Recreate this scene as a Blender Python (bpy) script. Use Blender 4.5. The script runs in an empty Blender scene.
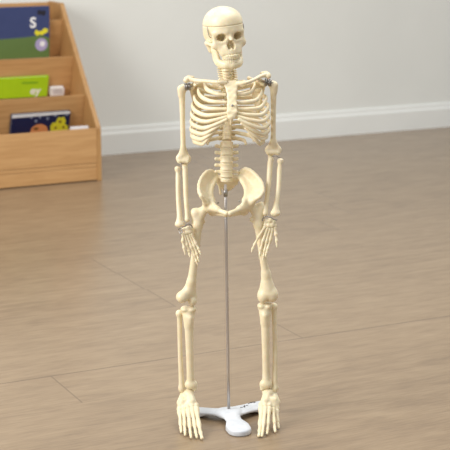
import bpy, bmesh, math, random
import numpy as np
from mathutils import Vector, Matrix

random.seed(4)
scn = bpy.context.scene
COL = scn.collection
V = lambda *a: np.array(a, float)

# ---------------------------------------------------------------- camera model
F = 1440.0                                   # focal length in pixels of a 450 px frame
TH = math.atan(325 / F)                      # downward pitch
D, H = 2.928, 1.0705                         # camera distance from the stand's pole, camera height
FW = V(0, math.cos(TH), -math.sin(TH)); UP = V(0, math.sin(TH), math.cos(TH)); RT = V(1, 0, 0)
CAM = V(0, -D, H)

def ray(x, y): return FW * F + RT * (x - 225) + UP * (225 - y)
def P(x, y, Y=0.0):                          # sight line meets the vertical plane at depth Y
    r = ray(x, y); return CAM + r * (Y - CAM[1]) / r[1]
YS = -0.032                                  # the skeleton hangs a little in front of the pole's foot plane
def G(x, y, z=0.0):                          # sight line meets height z
    r = ray(x, y); return CAM + r * (z - CAM[2]) / r[2]

# ---------------------------------------------------------------- tags
def tag(o, label=None, cat=None, group=None, kind=None):
    if label: o['label'] = label
    if cat: o['category'] = cat
    if group: o['group'] = group
    if kind: o['kind'] = kind
    return o

def empty(name, loc):
    o = bpy.data.objects.new(name, None); COL.objects.link(o); o.location = Vector(loc)
    o.empty_display_size = 0.05
    return o

def link(name, me, mat, parent=None):
    me.materials.clear(); me.materials.append(mat)
    o = bpy.data.objects.new(name, me); COL.objects.link(o)
    if parent is not None:
        o.parent = parent
        m = Matrix.Identity(4); q = parent
        while q is not None:
            m = Matrix.Translation(q.location) @ m if q.rotation_euler[:] == (0, 0, 0) else q.matrix_basis @ m
            q = q.parent
        # verts are given in world space: shift the mesh so the object sits in its parent's space
        me.transform(m.inverted())
    return o

# ---------------------------------------------------------------- implicit surfaces -> meshes
class SDF:
    """collects rounded solids (metres, world space) and meshes their blended union"""
    def __init__(s, k=0.002): s.ops = []; s.k = k; s.lo = V(9, 9, 9); s.hi = -s.lo
    def _b(s, *pr):
        for p, r in pr:
            s.lo = np.minimum(s.lo, np.asarray(p) - r); s.hi = np.maximum(s.hi, np.asarray(p) + r)
    def rc(s, a, b, ra, rb=None, k=None, sub=False):
        a = np.asarray(a, float); b = np.asarray(b, float); rb = ra if rb is None else rb
        if not sub: s._b((a, ra), (b, rb))
        def f(p):
            d = b - a; L = max(d @ d, 1e-12)
            t = np.clip((p - a) @ d / L, 0, 1)
            return np.linalg.norm(p - a - t[:, None] * d, axis=1) - (ra + (rb - ra) * t)
        s.ops.append((f, sub, s.k if k is None else k)); return s
    def chain(s, pts, rad, k=None):
        pts = [np.asarray(p, float) for p in pts]
        s._b(*zip(pts, rad))
        cp = catmull(pts, 4) if len(pts) > 2 else pts
        cr = [float(r[0]) for r in catmull([V(q) for q in rad], 4)] if len(pts) > 2 else rad
        def f(p):
            r = None
            for a, b, ra, rb in zip(cp, cp[1:], cr, cr[1:]):
                d = b - a; L = max(d @ d, 1e-12); t = np.clip((p - a) @ d / L, 0, 1)
                v = np.linalg.norm(p - a - t[:, None] * d, axis=1) - (ra + (rb - ra) * t)
                r = v if r is None else np.minimum(r, v)
            return r
        s.ops.append((f, False, s.k if k is None else k)); return s
    def el(s, c, r, k=None, sub=False, R=None):
        c = np.asarray(c, float); r = np.asarray(r, float) * np.ones(3)
        if not sub: s._b((c, r.max() if R is not None else r))
        def f(p):
            q = p - c
            if R is not None: q = q @ R
            k0 = np.linalg.norm(q / r, axis=1); k1 = np.linalg.norm(q / (r * r), axis=1)
            return k0 * (k0 - 1) / np.maximum(k1, 1e-9)
        s.ops.append((f, sub, s.k if k is None else k)); return s
    def tri(s, a, b, c, th, k=None):
        a, b, c = [np.asarray(q, float) for q in (a, b, c)]
        if min(np.linalg.norm(a - b), np.linalg.norm(b - c), np.linalg.norm(a - c)) < 1e-6: return s
        s._b((a, th), (b, th), (c, th))
        def f(p):
            ba, cb, ac = b - a, c - b, a - c
            n = np.cross(ba, ac); pa, pb, pc = p - a, p - b, p - c
            ins = (np.sign(pa @ np.cross(ba, n)) + np.sign(pb @ np.cross(cb, n)) + np.sign(pc @ np.cross(ac, n))) < 2
            def e(d, q):
                t = np.clip(q @ d / (d @ d), 0, 1)
                w = q - t[:, None] * d; return np.einsum('ij,ij->i', w, w)
            ed = np.minimum(np.minimum(e(ba, pa), e(cb, pb)), e(ac, pc))
            return np.sqrt(np.where(ins, ed, (pa @ n) ** 2 / (n @ n))) - th
        s.ops.append((f, False, s.k if k is None else k)); return s
    def cyl(s, c, rx, ry, h, rnd=0.001, k=None, sub=False):
        c = np.asarray(c, float)
        if not sub: s._b((c, V(rx, ry, h)))
        def f(p):
            q = p - c
            dr = (np.hypot(q[:, 0] / rx, q[:, 1] / ry) - 1) * min(rx, ry) + rnd
            dz = np.abs(q[:, 2]) - h + rnd
            return np.minimum(np.maximum(dr, dz), 0) + np.hypot(np.maximum(dr, 0), np.maximum(dz, 0)) - rnd
        s.ops.append((f, sub, s.k if k is None else k)); return s
    def fn(s, f, lo, hi, k=0.0, sub=False):
        if not sub: s._b((lo, 0), (hi, 0))
        s.ops.append((f, sub, k)); return s
    def half(s, n, d):                         # keep the side where p.n < d
        n = np.asarray(n, float)
        s.ops.append((lambda p: d - p @ n, True, 0.0)); return s
    def eval(s, p):
        r = None
        for f, sub, k in s.ops:
            v = f(p)
            if r is None: r = v; continue
            if not sub:
                if k > 0:
                    h = np.maximum(k - np.abs(r - v), 0) / k
                    r = np.minimum(r, v) - h * h * k * 0.25
                else: r = np.minimum(r, v)
            else:
                v = -v
                if k > 0:
                    h = np.maximum(k - np.abs(r - v), 0) / k
                    r = np.maximum(r, v) + h * h * k * 0.25
                else: r = np.maximum(r, v)
        return r
    def mesh(s, name, res=0.0012, xf=None, smooth=1):
        lo = s.lo - 2.5 * res; n = np.ceil((s.hi + 2.5 * res - lo) / res).astype(int) + 1
        ax = [lo[i] + res * np.arange(n[i]) for i in range(3)]
        val = np.empty(n)
        st = max(1, int(400000 // (n[1] * n[2])))
        for i in range(0, n[0], st):
            gx = np.stack(np.meshgrid(ax[0][i:i + st], ax[1], ax[2], indexing='ij'), -1)
            val[i:i + st] = s.eval(gx.reshape(-1, 3)).reshape(gx.shape[:3])
        ins = val < 0
        # naive surface nets
        c = [slice(None, -1), slice(1, None)]
        cnt = np.zeros(n - 1, int)
        for a in (0, 1):
            for b in (0, 1):
                for d in (0, 1): cnt += ins[c[a], c[b], c[d]]
        act = (cnt > 0) & (cnt < 8)
        idx = -np.ones(n - 1, int); cells = np.argwhere(act); idx[act] = np.arange(len(cells))
        acc = np.zeros((len(cells), 3)); num = np.zeros(len(cells))
        cor = [(a, b, d) for a in (0, 1) for b in (0, 1) for d in (0, 1)]
        for i, A in enumerate(cor):
            for B in cor[i + 1:]:
                if sum(abs(A[q] - B[q]) for q in range(3)) != 1: continue
                va = val[tuple((cells + A).T)]; vb = val[tuple((cells + B).T)]
                m = (va < 0) != (vb < 0)
                t = np.where(m, va / np.where(m, va - vb, 1), 0)
                pt = np.array(A) + t[:, None] * (np.array(B) - np.array(A))
                acc[m] += pt[m]; num[m] += 1
        vert = lo + res * (cells + acc / num[:, None])
        quads = []
        for d in range(3):
            e1, e2 = [(1, 2), (2, 0), (0, 1)][d]
            sl0 = [slice(1, -1)] * 3; sl1 = [slice(1, -1)] * 3
            sl0[d] = slice(0, -1); sl1[d] = slice(1, None)
            i0, i1 = ins[tuple(sl0)], ins[tuple(sl1)]
            for flip, mk in ((False, i0 & ~i1), (True, ~i0 & i1)):
                e = np.argwhere(mk)
                if not len(e): continue
                e = e + 1; e[:, d] -= 1
                o1 = np.zeros(3, int); o1[e1] = 1; o2 = np.zeros(3, int); o2[e2] = 1
                q = np.stack([idx[tuple((e - o1 - o2).T)], idx[tuple((e - o2).T)], idx[tuple(e.T)], idx[tuple((e - o1).T)]], 1)
                quads.append(q[:, ::-1] if flip else q)
        quads = np.concatenate(quads)
        for _ in range(smooth):
            ed = np.concatenate([quads[:, [0, 1]], quads[:, [1, 2]], quads[:, [2, 3]], quads[:, [3, 0]]])
            sm = np.zeros_like(vert); ct = np.zeros(len(vert))
            np.add.at(sm, ed[:, 0], vert[ed[:, 1]]); np.add.at(ct, ed[:, 0], 1)
            vert = 0.5 * vert + 0.5 * sm / np.maximum(ct, 1)[:, None]
        if xf is not None: vert = xf(vert)
        me = bpy.data.meshes.new(name)
        me.from_pydata(vert.tolist(), [], quads.tolist()); me.update()
        me.polygons.foreach_set('use_smooth', [True] * len(me.polygons))
        return me

# ---------------------------------------------------------------- ordinary meshes
def me_from(name, verts, faces, smooth=False, bevel=0):
    bm = bmesh.new()
    vs = [bm.verts.new(Vector(v)) for v in verts]
    for f in faces: bm.faces.new([vs[i] for i in f])
    bmesh.ops.recalc_face_normals(bm, faces=bm.faces[:])
    if bevel:
        bmesh.ops.bevel(bm, geom=bm.edges[:], offset=bevel, segments=2, affect='EDGES', profile=0.6)
    me = bpy.data.meshes.new(name); bm.to_mesh(me); bm.free()
    if smooth: me.polygons.foreach_set('use_smooth', [True] * len(me.polygons))
    return me

def prism(name, poly, off, bevel=0):           # polygon of world points extruded by vector off
    n = len(poly); v = [np.asarray(p) for p in poly] + [np.asarray(p) + off for p in poly]
    f = [list(range(n)), list(range(2 * n - 1, n - 1, -1))] + [[i, (i + 1) % n, n + (i + 1) % n, n + i] for i in range(n)]
    return me_from(name, v, f, bevel=bevel)

def catmull(pts, n=8):
    pts = [np.asarray(p, float) for p in pts]
    q = [2 * pts[0] - pts[1]] + pts + [2 * pts[-1] - pts[-2]]
    out = []
    for i in range(1, len(q) - 2):
        for t in np.linspace(0, 1, n, endpoint=False):
            a, b, c, d = q[i - 1:i + 3]
            out.append(0.5 * (2 * b + (c - a) * t + (2 * a - 5 * b + 4 * c - d) * t * t + (3 * b - a - 3 * c + d) * t ** 3))
    out.append(q[-2]); return out

def sweep(name, pts, rw, rt, refup=None, seg=10):
    """tube along pts; half width rw[i] along refup, half thickness rt[i] across"""
    n = len(pts); verts = []; faces = []
    prev = V(0, 0, 1) if refup is None else np.asarray(refup, float)
    for i, p in enumerate(pts):
        t = pts[min(i + 1, n - 1)] - pts[max(i - 1, 0)]; t = t / np.linalg.norm(t)
        u = prev - t * (prev @ t); u = u / np.linalg.norm(u); w = np.cross(t, u)
        if refup is None: prev = u
        for j in range(seg):
            a = 2 * math.pi * j / seg
            verts.append(p + u * math.cos(a) * rw[i] + w * math.sin(a) * rt[i])
    for i in range(n - 1):
        for j in range(seg):
            k = (j + 1) % seg
            faces.append([i * seg + j, i * seg + k, (i + 1) * seg + k, (i + 1) * seg + j])
    faces += [list(range(seg)), list(range((n - 1) * seg, n * seg))]
    return me_from(name, verts, faces, smooth=True)

def wire(name, pts, r, seg=8): 
    return sweep(name, pts, [r] * len(pts), [r] * len(pts), seg=seg)

# ---------------------------------------------------------------- materials
def mat(name, base, rough=0.5, metal=0.0, sss=0.0, spec=None):
    m = bpy.data.materials.new(name); m.use_nodes = True
    b = m.node_tree.nodes['Principled BSDF']
    b.inputs['Base Color'].default_value = (*base, 1); b.inputs['Roughness'].default_value = rough
    b.inputs['Metallic'].default_value = metal
    if spec is not None: b.inputs['Specular IOR Level'].default_value = spec
    if sss:
        b.inputs['Subsurface Weight'].default_value = sss
        b.inputs['Subsurface Radius'].default_value = (1.0, 0.55, 0.22)
        b.inputs['Subsurface Scale'].default_value = 0.006
    return m

def srgb(r, g, b):
    f = lambda c: (c / 255 / 12.92) if c / 255 <= .04045 else ((c / 255 + .055) / 1.055) ** 2.4
    return (f(r), f(g), f(b))

def nodes(m): 
    t = m.node_tree; return t.nodes, t.links, t.nodes['Principled BSDF']

def noise_color(m, c1, c2, scale, stretch=(1, 1, 1), detail=5, rot=0.0, lo=.3, hi=.7, bump=0.0, bdist=0.001):
    N, L, b = nodes(m)
    tc = N.new('ShaderNodeTexCoord'); mp = N.new('ShaderNodeMapping')
    mp.inputs['Scale'].default_value = stretch; mp.inputs['Rotation'].default_value = (0, 0, rot)
    nz = N.new('ShaderNodeTexNoise'); nz.inputs['Scale'].default_value = scale; nz.inputs['Detail'].default_value = detail
    rp = N.new('ShaderNodeValToRGB')
    rp.color_ramp.elements[0].position = lo; rp.color_ramp.elements[0].color = (*c1, 1)
    rp.color_ramp.elements[1].position = hi; rp.color_ramp.elements[1].color = (*c2, 1)
    L.new(tc.outputs['Object'], mp.inputs['Vector']); L.new(mp.outputs['Vector'], nz.inputs['Vector'])
    L.new(nz.outputs['Fac'], rp.inputs['Fac']); L.new(rp.outputs['Color'], b.inputs['Base Color'])
    if bump:
        bp = N.new('ShaderNodeBump'); bp.inputs['Strength'].default_value = bump; bp.inputs['Distance'].default_value = bdist
        L.new(nz.outputs['Fac'], bp.inputs['Height']); L.new(bp.outputs['Normal'], b.inputs['Normal'])
    return m

BONE = noise_color(mat('ivory_bone_plastic', srgb(236, 222, 184), 0.40, sss=0.12),
                   srgb(226, 211, 174), srgb(236, 223, 191), 60, bump=0.08, bdist=0.0006)
TOOTH = noise_color(mat('tooth_plastic', srgb(240, 230, 205), 0.3, sss=0.2), srgb(228, 214, 178), srgb(236, 224, 192), 80)
STEEL = noise_color(mat('dull_steel', (0.33, 0.31, 0.29), 0.38, metal=0.9), (0.30, 0.28, 0.26), (0.38, 0.36, 0.34), 90)
POLE = noise_color(mat('brushed_pole_steel', (0.4, 0.37, 0.35), 0.33, metal=0.85), (0.52, 0.48, 0.45), (0.60, 0.56, 0.53), 120, stretch=(1, 1, .05))
BASE = noise_color(mat('white_enamel', srgb(226, 228, 230), 0.42), srgb(196, 200, 205), srgb(216, 219, 223), 45, bump=0.15, bdist=0.001)
INK = mat('black_ink', srgb(50, 38, 36), 0.6)
INK = noise_color(INK, srgb(48, 36, 34), srgb(62, 48, 46), 200)

ALPHA = math.radians(26.5)                     # direction of the wall, the planks and the bookcase
AU = V(math.cos(ALPHA), math.sin(ALPHA), 0); AN = V(math.sin(ALPHA), -math.cos(ALPHA), 0); AZ = V(0, 0, 1)

def oak(name, c1, c2, horiz=True):
    m = mat(name, c1, 0.45)
    N, L, b = nodes(m)
    tc = N.new('ShaderNodeTexCoord'); mr = N.new('ShaderNodeMapping'); ms = N.new('ShaderNodeMapping')
    mr.inputs['Rotation'].default_value = (0, 0, -ALPHA)
    ms.inputs['Scale'].default_value = (2.2, 30, 30) if horiz else (30, 30, 2.2)
    nz = N.new('ShaderNodeTexNoise'); nz.inputs['Scale'].default_value = 3.0; nz.inputs['Detail'].default_value = 6
    nz.inputs['Distortion'].default_value = 0.4
    rp = N.new('ShaderNodeValToRGB')
    rp.color_ramp.elements[0].position = .3; rp.color_ramp.elements[0].color = (*c1, 1)
    rp.color_ramp.elements[1].position = .7; rp.color_ramp.elements[1].color = (*c2, 1)
    L.new(tc.outputs['Object'], mr.inputs['Vector']); L.new(mr.outputs['Vector'], ms.inputs['Vector'])
    L.new(ms.outputs['Vector'], nz.inputs['Vector']); L.new(nz.outputs['Fac'], rp.inputs['Fac'])
    L.new(rp.outputs['Color'], b.inputs['Base Color'])
    return m
OAK = oak('pale_oak_board', srgb(182, 138, 88), srgb(200, 157, 106))
OAKV = oak('pale_oak_side_shaded', srgb(166, 124, 76), srgb(188, 146, 94), False)  # same oak, toned darker: shade of the inner side face put into the colour

def floor_mat():
    m = mat('laminate_planks', srgb(165, 145, 125), 0.4)
    N, L, b = nodes(m)
    def math_(op, a, c=None, d=None):
        n = N.new('ShaderNodeMath'); n.operation = op
        for i, v in enumerate((a, c, d)):
            if v is None: continue
            if isinstance(v, (int, float)): n.inputs[i].default_value = v
            else: L.new(v, n.inputs[i])
        return n.outputs[0]
    tc = N.new('ShaderNodeTexCoord'); mp = N.new('ShaderNodeMapping')
    mp.inputs['Rotation'].default_value = (0, 0, -ALPHA)
    L.new(tc.outputs['Object'], mp.inputs['Vector'])
    sx = N.new('ShaderNodeSeparateXYZ'); L.new(mp.outputs['Vector'], sx.inputs[0])
    u, v = sx.outputs[0], sx.outputs[1]          # v grows towards the wall
    RW, LEN = 0.2, 2.1
    vr = math_('DIVIDE', math_('SUBTRACT', v, 0.387), RW)
    row = math_('ADD', math_('FLOOR', vr), 1.0)  # 0 = the board row in front of the main seam
    fr = math_('FRACT', vr)
    rn = N.new('ShaderNodeTexWhiteNoise'); rn.noise_dimensions = '1D'; L.new(math_('ADD', row, 0.37), rn.inputs['W'])
    st = math_('ADD', math_('MULTIPLY', rn.outputs['Value'], 0.5), 1.0)   # where a board of this row starts
    for k, p in ((0, -.255), (1, .41), (3, .245), (4, .24), (5, .236)):
        st = math_('ADD', st, math_('MULTIPLY', math_('COMPARE', row, float(k), 0.1), math_('SUBTRACT', p, st)))
    uu = math_('DIVIDE', math_('SUBTRACT', u, st), LEN)
    bi = math_('FLOOR', uu); fu = math_('FRACT', uu)
    # the long seam in front of row 1 is open, the others are nearly closed
    atmain = math_('MAXIMUM', math_('MULTIPLY', math_('COMPARE', row, 0.0, 0.1), math_('GREATER_THAN', fr, 0.5)), math_('MULTIPLY', math_('COMPARE', row, 1.0, 0.1), math_('LESS_THAN', fr, 0.5)))
    dv = math_('MULTIPLY', math_('MINIMUM', fr, math_('SUBTRACT', 1.0, fr)), RW)
    du = math_('MULTIPLY', math_('MINIMUM', fu, math_('SUBTRACT', 1.0, fu)), LEN)
    def line(dist, wdt):
        q = N.new('ShaderNodeMapRange'); q.inputs['From Min'].default_value = wdt * .35; q.inputs['From Max'].default_value = wdt
        q.inputs['To Min'].default_value = 1; q.inputs['To Max'].default_value = 0
        L.new(dist, q.inputs['Value']); return q.outputs[0]
    seam_f = math_('MAXIMUM', math_('MULTIPLY', line(dv, .0026), math_('ADD', .12, math_('MULTIPLY', atmain, .6))), math_('MULTIPLY', line(du, .0024), .5))
    wn = N.new('ShaderNodeTexWhiteNoise'); wn.noise_dimensions = '2D'
    cv = N.new('ShaderNodeCombineXYZ'); L.new(row, cv.inputs[0]); L.new(bi, cv.inputs[1]); L.new(cv.outputs[0], wn.inputs['Vector'])
    # grain, shifted from board to board
    off = N.new('ShaderNodeCombineXYZ'); L.new(u, off.inputs[0]); L.new(v, off.inputs[1])
    L.new(math_('MULTIPLY', wn.outputs['Value'], 7.0), off.inputs[2])
    def grain(sc, stretch, detail, dist_):
        q = N.new('ShaderNodeMapping'); q.inputs['Scale'].default_value = stretch
        L.new(off.outputs[0], q.inputs['Vector'])
        nz = N.new('ShaderNodeTexNoise'); nz.inputs['Scale'].default_value = sc; nz.inputs['Detail'].default_value = detail
        nz.inputs['Distortion'].default_value = dist_; L.new(q.outputs[0], nz.inputs['Vector']); return nz.outputs['Fac']
    g1 = grain(1.0, (6, 40, 1), 8, 0.6); g2 = grain(1.0, (22, 260, 1), 5, 0.3); g3 = grain(1.0, (7, 16, 1), 5, 1.0)
    mixv = math_('ADD', math_('ADD', math_('MULTIPLY', g1, 0.36), math_('MULTIPLY', g2, 0.38)), math_('ADD', math_('MULTIPLY', g3, 0.26), math_('MULTIPLY', wn.outputs['Value'], 0.05)))
    rp = N.new('ShaderNodeValToRGB'); e = rp.color_ramp.elements
    e[0].position = .28; e[0].color = (*srgb(115, 96, 77), 1)
    e[1].position = .74; e[1].color = (*srgb(157, 136, 109), 1)
    x = e.new(.5); x.color = (*srgb(140, 119, 94), 1)
    L.new(mixv, rp.inputs['Fac'])
    mx = N.new('ShaderNodeMix'); mx.data_type = 'RGBA'
    L.new(seam_f, mx.inputs[0]); L.new(rp.outputs['Color'], mx.inputs[6])
    mx.inputs[7].default_value = (*srgb(78, 62, 50), 1)
    L.new(mx.outputs[2], b.inputs['Base Color'])
    bp = N.new('ShaderNodeBump'); bp.inputs['Strength'].default_value = 0.12; bp.inputs['Distance'].default_value = 0.001
    L.new(math_('SUBTRACT', g2, seam_f), bp.inputs['Height']); L.new(bp.outputs['Normal'], b.inputs['Normal'])
    b.inputs['Roughness'].default_value = 0.27; b.inputs['Specular IOR Level'].default_value = 0.5
    return m

# ================================================================ THE SETTING
WN = 3.09                                      # wall plane: p . AN = -WN
def W(u, n, z): return AU * u + AN * n + AZ * z
fl = link('floor', me_from('floor', [W(-5, 5.5, 0), W(7, 5.5, 0), W(7, -WN - .02, 0), W(-5, -WN - .02, 0)], [[0, 1, 2, 3]]), floor_mat())
tag(fl, kind='structure')
WALL = noise_color(mat('matt_wall_paint', srgb(224, 225, 219), 0.85), srgb(223, 224, 218), srgb(227, 228, 222), 3, bump=0.03)
wl = link('wall_back', prism('wall_back', [W(-5, -WN, 0), W(7, -WN, 0), W(7, -WN, 2.6), W(-5, -WN, 2.6)], AN * -0.1), WALL)
tag(wl, kind='structure')
SKIRT = noise_color(mat('white_gloss_skirting', srgb(226, 225, 222), 0.4), srgb(228, 229, 224), srgb(233, 234, 229), 5)
prof = [(0, 0), (.016, 0), (.016, .088), (.013, .094), (.010, .098), (.008, .112), (.004, .118), (0, .118)]
bb = link('baseboard_back', prism('baseboard_back', [W(-5, -WN + a, z) for a, z in prof], AU * 12), SKIRT)
tag(bb, kind='structure')

# ================================================================ BOOKCASE
C0 = G(102, 180.5)                             # front lower right corner of the right side panel
bu, bn = C0 @ AU, C0 @ AN
def side(x, y, up=bu):                         # sight line meets the plane of the side panel -> (n, z)
    r = ray(x, y); t = (up - CAM @ AU) / (r @ AU); p = CAM + r * t
    return p @ AN, p[2]
BW = 0.80                                      # width of the bookcase
TP = 0.018
back_n = -WN + 0.02
h1 = side(102, 128)[1]
tn, tz = side(64, 3)
bkz = tz
case = empty('bookcase', W(bu - BW / 2, (bn + back_n) / 2, 0))
tag(case, 'pale oak tiered bookcase with sloping sides standing against the wall', 'bookcase')
tn = max(tn, back_n + 0.02)
sp = [(bn, 0), (bn, h1), (tn, tz), (back_n, tz), (back_n, 0)]
for uo in (bu - TP, bu - BW):
    link('side_panel', prism('side_panel', [W(uo, n, z) for n, z in sp], AU * TP, bevel=0.002), OAKV, case)
ua, ub = bu - BW + TP, bu - TP
def board(name, poly):                         # polygon in (n, z) drawn between the sides
    return link(name, prism(name, [W(ua, n, z) for n, z in poly], AU * (ub - ua), bevel=0.0015), OAK, case)
board('back_panel', [(back_n, 0.02), (back_n + .012, 0.02), (back_n + .012, tz - .004), (back_n, tz - .004)])
board('plinth', [(bn - .004, 0.004), (bn - .02, 0.004), (bn - .02, .055), (bn - .004, .055)])
board('bottom_shelf', [(bn - .004, .056), (back_n + .013, .056), (back_n + .013, .071), (bn - .004, .071)])
def edge(z):                                   # n of the sloping front edge at height z
    return bn + (tn - bn) * (z - h1) / (tz - h1)
def tier_top(x, y):                            # tier lip just behind the sloping edge, seen at height of pixel row y
    z0 = side(x, y, ub)[1]
    for _ in range(20):
        n = edge(z0) - .02
        r = ray(x, y); t = (n - CAM @ AN) / (r @ AN); z0 = (CAM + r * t)[2]
    return n, z0
tiers = []
fz = side(100, 127.6)[1]
board('front_panel', [(bn - .002, .0565 + .0155), (bn - .016, .072), (bn - .016, fz), (bn - .002, fz)])
tiers.append((bn - .009, fz, 0.0715))
for (x, y, drop, lean) in ((82, 95, .15, .055), (71, 56.5, .16, .06), (58, 20, .15, .06)):
    n, z = tier_top(x, y)
    n2, z2 = n - lean, z - drop
    n2 = max(n2, back_n + .015)
    board('tier_panel', [(n, z), (n - .012, z), (n2 - .012, z2), (n2, z2)])
    tiers.append((n, z, z2))
# small ledges carrying the books in each pocket
pocket = []
for i in range(3):
    n_f = tiers[i][0] - .016; n_b = tiers[i + 1][0]
    zb = tiers[i + 1][2]
    nb2 = max(tiers[i + 1][0] - (.055, .06, .06)[i], back_n + .015)
    zl = max(zb, .072)
    if i > 0:
        fn_ = tiers[i][0] - .02 - (tiers[i][1] - zl) * ((.055, .06, .06)[i - 1] / (.15, .16, .15)[i - 1])
        board('ledge', [(nb2 - .001, zl - .001), (fn_, zl - .001), (fn_, zl - .012), (nb2 - .001, zl - .012)])
    pocket.append((nb2, zl))

# ---------------------------------------------------------------- books
def flat_mat(name, c): 
    m = mat(name, c, 0.35); c2 = tuple(min(1, x * 1.06 + .002) for x in c); return noise_color(m, c, c2, 30)
PAGE = flat_mat('page_paper', srgb(226, 222, 214)); 
class Book:
    """a leaning picture book: cover plane from bottom line (n,z) leaning back; s runs right, t runs up the cover"""
    def __init__(s, name, label, u0, u1, n0, z0, n1, z1, thick, mt, title=None, roll=0.0):
        s.root = empty(name, W((u0 + u1) / 2, n0, z0)); tag(s.root, label, 'book')
        s.S = AU; t = V(0, 0, 0) + AN * (n1 - n0) + AZ * (z1 - z0); s.h = np.linalg.norm(t); s.T = t / s.h
        s.Nn = np.cross(s.S, s.T)
        if s.Nn @ AN < 0: s.Nn = -s.Nn
        if roll:
            S2 = s.S * math.cos(roll) + s.T * math.sin(roll); s.T = s.T * math.cos(roll) - s.S * math.sin(roll); s.S = S2
        s.o = W(u0, n0, z0); s.w = u1 - u0; s.th = thick
        c = 0.0022
        s.cover = link('cover', s.slab(0, s.w, 0, s.h, 0, c), mt, s.root)
        link('page_block', s.slab(.003, s.w - .003, .002, s.h - .003, -thick + c, 0), PAGE, s.root)
        link('back_cover', s.slab(0, s.w, 0, s.h, -thick, -thick + c), mt, s.root)
        s.lift = c
    def pt(s, a, b, d): return s.o + s.S * a + s.T * b + s.Nn * d
    def slab(s, a0, a1, b0, b1, d0, d1):
        return prism('book_slab', [s.pt(a0, b0, d0), s.pt(a1, b0, d0), s.pt(a1, b1, d0), s.pt(a0, b1, d0)], s.Nn * (d1 - d0), bevel=.0006)
    def art(s, name, pts, mt, lift=0.0, th=0.0003):
        d = s.lift + 0.0001 + lift
        return link(name, prism(name, [s.pt(a, b, d) for a, b in pts], s.Nn * th), mt, s.cover)
    def disc(s, name, a, b, r, mt, lift=0.0, n=24, ry=None):
        ry = ry or r
        return s.art(name, [(a + r * math.cos(2 * math.pi * k / n), b + ry * math.sin(2 * math.pi * k / n)) for k in range(n)], mt, lift)
    def text(s, name, body, a, b, size, mt):
        cu = bpy.data.curves.new(name, 'FONT'); cu.body = body; cu.size = size; cu.extrude = 0.00015; cu.offset = size * .025
        tmp = bpy.data.objects.new('tmp', cu); COL.objects.link(tmp); bpy.context.view_layer.update()
        me = bpy.data.meshes.new_from_object(tmp.evaluated_get(bpy.context.evaluated_depsgraph_get()))
        bpy.data.objects.remove(tmp); me.materials.clear(); me.materials.append(mt)
        o = bpy.data.objects.new(name, me); COL.objects.link(o)
        p = s.pt(a, b, s.lift + .0009)
        M = Matrix((Vector(s.S), Vector(s.T), Vector(np.cross(s.S, s.T)))).transposed().to_4x4(); M.translation = Vector(p)
        o.parent = s.cover
        q = Matrix.Translation(s.root.location)
        o.matrix_local = q.inverted() @ M
        return o
    def px(s, x, y):                           # where a sight line meets the cover
        r = ray(x, y); t = ((s.o + s.Nn * s.lift - CAM) @ s.Nn) / (r @ s.Nn); p = CAM + r * t - s.o
        return p @ s.S, p @ s.T

def u_at(x, y, n):
    r = ray(x, y); t = (n - CAM @ AN) / (r @ AN); p = CAM + r * t; return p @ AU, p[2]

def book_in(i, name, label, x_right, y_top, width, thick, mt, roll=0.0, bottom_off=0.0, lean=1.0):
    n_b, z_b = pocket[i]; nt, zt = tiers[i + 1][0], tiers[i + 1][1]
    sl = (nt - n_b) / (zt - tiers[i + 1][2])   # slope of the tier panel behind the book
    sl *= lean
    n0 = n_b + thick + .006 + (1 - lean) * .058; z0 = z_b + .003 + bottom_off
    z = zt
    for _ in range(25):
        n = n0 + sl * (z - z0); uu, z = u_at(x_right, y_top, n)
    return Book(name, label, uu - width, uu, n0, z0, n0 + sl * (z - z0), z, thick, mt, roll=roll)

NAVY = flat_mat('navy_cover', srgb(52, 64, 106)); GREENC = flat_mat('meadow_green', srgb(88, 112, 60)); WHITE = flat_mat('white_print', srgb(232, 232, 232))
YEL = flat_mat('yellow_print', srgb(214, 204, 48)); LILAC = flat_mat('lilac_print', srgb(160, 150, 186)); DARK = flat_mat('dark_print', srgb(30, 30, 44))
LIME = flat_mat('lime_cover', srgb(160, 200, 20)); STAR = flat_mat('night_cover', srgb(28, 34, 70)); ORG = flat_mat('orange_print', srgb(214, 140, 86))
BRN = flat_mat('brown_print', srgb(120, 84, 40)); GREY = flat_mat('grey_print', srgb(168, 166, 172)); PALE = flat_mat('pale_cover', srgb(222, 220, 222))
LIMED = flat_mat('lime_dark_print', srgb(120, 168, 24)); STARL = flat_mat('star_print', srgb(160, 170, 190))

b1 = book_in(2, 'picture_book', 'blue picture book with a white letter S, top tier of the bookcase', 49.3, 6, .25, .010, NAVY, lean=.2)
b1.art('green_band', [(0.001, .001), (b1.w - .001, .001), (b1.w - .001, b1.px(45, 38)[1]), (b1.w * .85, b1.px(40, 36)[1] + .004), (b1.w * .6, b1.px(33, 37)[1]), (0.001, b1.px(20, 39)[1])], GREENC)
a, b = b1.px(29.8, 27.6); b1.text('title_lettering', 'S', a, b, .058, WHITE)
yl = [(34.2, 33), (36, 29.5), (39, 31.5), (42, 30.5), (44, 28), (48, 29), (47.6, 32), (45, 33.5), (42.5, 35), (39, 34.5), (37, 36)]
b1.art('yellow_emblem', [b1.px(*p) for p in yl], YEL, .0003)
a, b = b1.px(41.3, 44.5); b1.disc('lilac_disc', a, b, .026, LILAC, .0005)
b1.disc('pale_spot', a + .004, b + .003, .011, PALE, .0009)
b1.art('dark_emblem', [b1.px(*p) for p in [(37, 12), (39, 9.5), (42, 11), (45, 10), (46, 13), (44, 16), (41, 14.5), (38, 15)]], DARK, .0003)

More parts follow.
